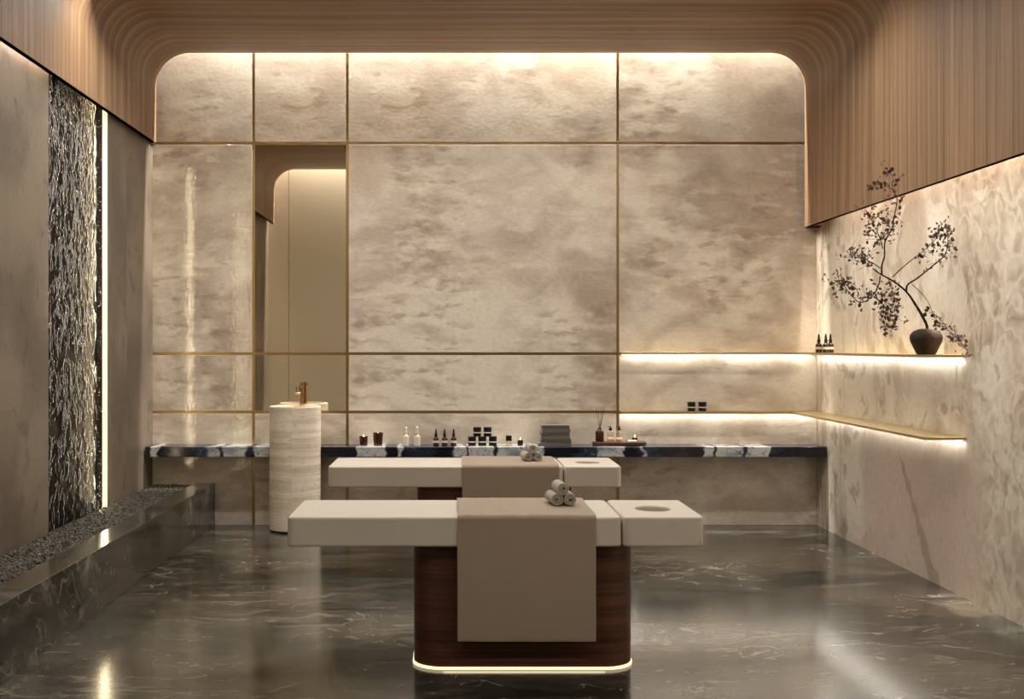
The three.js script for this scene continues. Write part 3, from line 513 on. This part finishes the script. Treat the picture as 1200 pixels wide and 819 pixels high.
{ // tray with bottles
  const TX = 1.455, TZ = 0.18, TY = CT + 0.034;
  const t = thing('wooden_tray', 'dark red brown wooden tray with rounded ends on the counter', 'tray', [TX, CT, TZ]);
  part('base', raise(rr(-0.235, -0.085, 0.235, 0.085, 0.06), 0.004, 0.034, 0.005, 2), M.trayWood, t);
  for (const s of [-1, 1]) part('foot', box(s * 0.17 - 0.02, s * 0.17 + 0.02, 0, 0.006, -0.06, 0.06), M.black, t);
  const d = thing('reed_diffuser', 'amber glass reed diffuser with dark sticks on the tray', 'diffuser', [1.283, TY, TZ]);
  part('bottle', lathe([[0, 0.001], [0.034, 0.001], [0.038, 0.006], [0.038, 0.085], [0.032, 0.098], [0.018, 0.104], [0.018, 0.122], [0.015, 0.122], [0.015, 0.103], [0.030, 0.094], [0.035, 0.084], [0.035, 0.008], [0, 0.006]], 26), M.smoked, d);
  part('oil', lathe([[0, 0.0085], [0.0335, 0.0085], [0.0335, 0.06], [0, 0.06]], 22), M.amber, d, 'dark amber oil');
  for (const [ax, az, l] of [[-0.16, 0.04, 0.30], [-0.05, -0.06, 0.31], [0.07, 0.08, 0.305], [0.17, -0.03, 0.31], [0.21, 0.06, 0.30]]) { const g = new THREE.CylinderGeometry(0.0017, 0.0017, l, 6); g.translate(0, l / 2 - 0.11, 0); g.rotateX(az); g.rotateZ(-ax * 1.0); g.translate(ax * 0.02, 0.115, 0); part('reed', g, M.reed, d); }
  const bottle = (label, x) => {
    const b = thing('glass_bottle', label, 'bottle', [x, TY, TZ], 'clear bottles on the tray');
    part('body', lathe([[0, 0.001], [0.028, 0.001], [0.031, 0.004], [0.031, 0.078], [0.026, 0.09], [0.012, 0.096], [0.012, 0.1], [0, 0.1]], 26), M.clear, b); part('liquid', lathe([[0, 0.005], [0.0285, 0.005], [0.0285, 0.036], [0, 0.036]], 22), M.cream, b, 'pale contents');
    const c = part('pump_cap', lathe([[0, 0.1], [0.0155, 0.1], [0.0155, 0.116], [0.009, 0.12], [0.008, 0.136], [0, 0.138]], 18), M.black, b, 'black pump cap'); part('nozzle', new THREE.CylinderGeometry(0.0035, 0.004, 0.028, 8).rotateZ(Math.PI / 2).translate(-0.014, 0.131, 0), M.black, c);
  };
  bottle('clear glass bottle with black pump beside the reed diffuser', 1.378); bottle('clear glass bottle with black pump at the middle of the tray', 1.455);
  candle('small dark red candle standing on the wooden tray', 1.592, TZ, TY, 0.024, 0.026, 0.036, M.amber, 0.75);
  const k = whole('soap_bar', rbox(-0.038, 0.038, 0, 0.016, -0.024, 0.024, 0.006, 2), M.cream, 'small pale soap bar on the wooden tray', 'soap', [1.563, TY, TZ + 0.052]);
}
const SY = 1.0255, SG = 'black jars on the lower shelf';
jar('black jar on the lower shelf, beside the brass wall strip', [2.112, SY, 0.078], SG); jar('black jar on the lower shelf, beside the corner', [2.210, SY, 0.078], SG);
const UG = 'dropper bottles on the upper shelf';
dropper('dropper bottle on the upper shelf at the free shelf edge', [3.062, 1.5485, 0.66], UG, 1.06); dropper('dropper bottle on the upper shelf, middle of three', [3.108, 1.5485, 0.70], UG, 1.06); dropper('dropper bottle on the upper shelf, beside the onyx wall', [3.160, 1.5485, 0.66], UG, 1.06);

// ------------------------------------------------------------------ vase and branch
const VX = 3.10, VZ = 2.78, VY = 1.548;
{
  const v = thing('clay_vase', 'squat dark brown clay vase on the upper shelf', 'vase', [VX, VY, VZ]);
  part('body', lathe([[0, 0], [0.056, 0], [0.060, 0.004], [0.080, 0.044], [0.098, 0.085], [0.103, 0.108], [0.099, 0.130], [0.080, 0.152], [0.050, 0.165], [0.036, 0.168], [0.030, 0.165], [0.030, 0.150], [0.060, 0.120], [0.070, 0.08], [0.04, 0.02], [0, 0.016]], 40), M.clay, v);
  const t = thing('flowering_branch', 'bare twisting branch with sparse dried brown leaves in the clay vase', 'branch', [VX, VY, VZ]);
  // points are (across, up) in hundredths traced on the branch's own plane, third number brings the point forward
  const pt = (a, b, f = 0) => { const d = 7.62 - f, px = 940 + a / 3.277, py = 180 + b / 3.277; return new THREE.Vector3((px - 532) * d / 1360 - VX, 1.6 - (py - 406) * d / 1360 - VY, f); };
  const r = rng(12), leaves = [];
  const cols = [[0.085, 0.05, 0.035], [0.13, 0.08, 0.055], [0.19, 0.12, 0.085], [0.24, 0.16, 0.12], [0.16, 0.075, 0.06]];
  function leaf(p, s) { const g = new THREE.BufferGeometry(), q = new THREE.Quaternion().setFromEuler(new THREE.Euler(r() * 6.3, r() * 6.3, r() * 6.3)), v = [[0, 0, 0], [0.5, 0.32, 0.08], [0, 1, -0.05], [-0.5, 0.32, 0.08], [0.42, 0.68, 0.05], [-0.42, 0.68, 0.05], [0, 0.45, -0.06]].map(a => new THREE.Vector3(a[0] * s * 0.72, a[1] * s, a[2] * s * 1.6).applyQuaternion(q).add(p)); leaves.push([v, cols[Math.floor(r() * cols.length)]]); }
  function limb(name, pts, r0, r1, n, spread, from = 0.25, twigs = 0) {
    const c = new THREE.CatmullRomCurve3(pts), N = Math.max(8, pts.length * 6), pos = [], idx = [], fr = c.computeFrenetFrames(N, false);
    for (let i = 0; i <= N; i++) { const p = c.getPointAt(i / N), rad = (r0 + (r1 - r0) * i / N) * (0.88 + 0.24 * r()); for (let a = 0; a < 7; a++) { const q = a / 7 * 6.2832, o = fr.normals[i].clone().multiplyScalar(Math.cos(q) * rad).addScaledVector(fr.binormals[i], Math.sin(q) * rad).add(p); pos.push(o.x, o.y, o.z); } }
    for (let i = 0; i < N; i++) for (let a = 0; a < 7; a++) { const b = (a + 1) % 7; idx.push(i * 7 + a, i * 7 + b, i * 7 + 7 + a, i * 7 + b, i * 7 + 7 + b, i * 7 + 7 + a); }
    const g = new THREE.BufferGeometry(); g.setAttribute('position', new THREE.Float32BufferAttribute(pos, 3)); g.setIndex(idx); g.computeVertexNormals(); const geos = [g];
    const tips = []; for (let k = 0; k < twigs; k++) { const p = c.getPointAt(from + (1 - from) * (k + r()) / twigs), e = p.clone().add(new THREE.Vector3((r() - 0.5) * 2, (r() - 0.4) * 1.6, (r() - 0.5) * 1.6).multiplyScalar(spread * 1.6)); if (e.x > 0.1) e.x = 0.1; tips.push([p, e]); const m = p.clone().lerp(e, 0.5); m.y += 0.006; const tg = new THREE.TubeGeometry(new THREE.QuadraticBezierCurve3(p, m, e), 4, 0.0011, 4); const h = new THREE.BufferGeometry(); h.setAttribute('position', tg.attributes.position); h.setAttribute('normal', tg.attributes.normal); h.setIndex(tg.index); geos.push(h); }
    part(name, mergeGeometries(geos), M.bark, t);
    for (let k = 0; k < n * 1.2; k++) {
      let p; if (tips.length && r() < 0.65) { const [a, b] = tips[Math.floor(r() * tips.length)]; p = a.clone().lerp(b, 0.35 + 0.7 * r()); } else p = c.getPointAt(from + (1 - from) * r());
      p.add(new THREE.Vector3((r() - 0.5), (r() - 0.5), (r() - 0.5)).multiplyScalar(spread * 1.15)); if (p.x > 0.104) p.x = 0.104; leaf(p, 0.018 + r() * 0.019);
    }
  }
  limb('trunk', [pt(470, 730), pt(480, 668), pt(462, 625), pt(432, 575), pt(400, 530), pt(350, 490), pt(300, 462), pt(272, 442)], 0.0105, 0.0048, 0, 0.03);
  limb('bough', [pt(306, 466), pt(306, 430, 0.02), pt(316, 395, 0.03), pt(318, 340, 0.04), pt(344, 290, 0.03), pt(357, 225, 0.02), pt(364, 172, 0.01), pt(346, 128), pt(350, 95)], 0.0058, 0.0018, 80, 0.055, 0.3, 16);
  limb('bough', [pt(350, 140), pt(325, 125, 0.02), pt(296, 118, 0.03), pt(265, 124, 0.03)], 0.0022, 0.001, 26, 0.028, 0.3, 6);
  limb('bough', [pt(350, 98), pt(342, 70), pt(330, 42), pt(316, 22)], 0.0011, 0.0006, 9, 0.03, 0.1, 3);
  limb('bough', [pt(310, 365, 0.03), pt(300, 330, 0.05), pt(282, 285, 0.07), pt(262, 250, 0.08), pt(245, 228, 0.09)], 0.0034, 0.001, 62, 0.06, 0.15, 12);
  limb('bough', [pt(300, 440), pt(262, 415, -0.04), pt(225, 400, -0.06), pt(190, 398, -0.07), pt(158, 398, -0.08)], 0.0034, 0.001, 70, 0.06, 0.2, 14);
  limb('bough', [pt(300, 470), pt(292, 510, 0.04), pt(272, 543, 0.07), pt(226, 572, 0.09), pt(190, 545, 0.10), pt(160, 502, 0.10), pt(148, 462, 0.10)], 0.0046, 0.0014, 70, 0.058, 0.35, 14);
  limb('bough', [pt(152, 500, 0.1), pt(128, 505, 0.12), pt(104, 500, 0.13)], 0.0016, 0.0008, 16, 0.04, 0.1, 5);
  limb('bough', [pt(270, 545, 0.07), pt(300, 568, 0.11), pt(325, 600, 0.13), pt(332, 645, 0.13), pt(326, 680, 0.12)], 0.0028, 0.001, 105, 0.068, 0.05, 16);
  limb('bough', [pt(330, 480), pt(345, 520, 0.06), pt(352, 570, 0.09), pt(356, 610, 0.10)], 0.0022, 0.001, 50, 0.052, 0.15, 10);
  limb('bough', [pt(400, 530), pt(404, 505, 0.01), pt(440, 480, 0.05), pt(500, 432, 0.12), pt(548, 388, 0.2), pt(560, 330, 0.25), pt(548, 268, 0.27)], 0.0062, 0.0016, 64, 0.05, 0.5, 14);
  limb('bough', [pt(345, 475), pt(400, 425, 0.05), pt(470, 370, 0.12), pt(518, 322, 0.2), pt(540, 265, 0.25)], 0.0034, 0.0011, 50, 0.045, 0.4, 12);
  limb('bough', [pt(420, 500, 0.04), pt(462, 540, 0.10), pt(490, 582, 0.16), pt(505, 625, 0.2), pt(540, 660, 0.27), pt(585, 700, 0.32), pt(620, 740, 0.36), pt(645, 776, 0.38)], 0.0022, 0.0008, 100, 0.042, 0.4, 18);
  const pos = [], col = [], idx = []; for (const [v, c] of leaves) { const b = pos.length / 3; for (const p of v) { pos.push(p.x, p.y, p.z); col.push(...c); } for (const [i, j, k] of [[0, 1, 6], [1, 4, 6], [4, 2, 6], [2, 5, 6], [5, 3, 6], [3, 0, 6]]) idx.push(b + i, b + j, b + k); }
  const g = new THREE.BufferGeometry(); g.setAttribute('position', new THREE.Float32BufferAttribute(pos, 3)); g.setAttribute('color', new THREE.Float32BufferAttribute(col, 3)); g.setIndex(idx); g.computeVertexNormals();
  const f = part('leaves', g, M.leaf, t, 'small dried brown leaves'); f.userData.kind = 'stuff';
}
shade(scene);
console.log('done');
renderer.render(scene, camera);
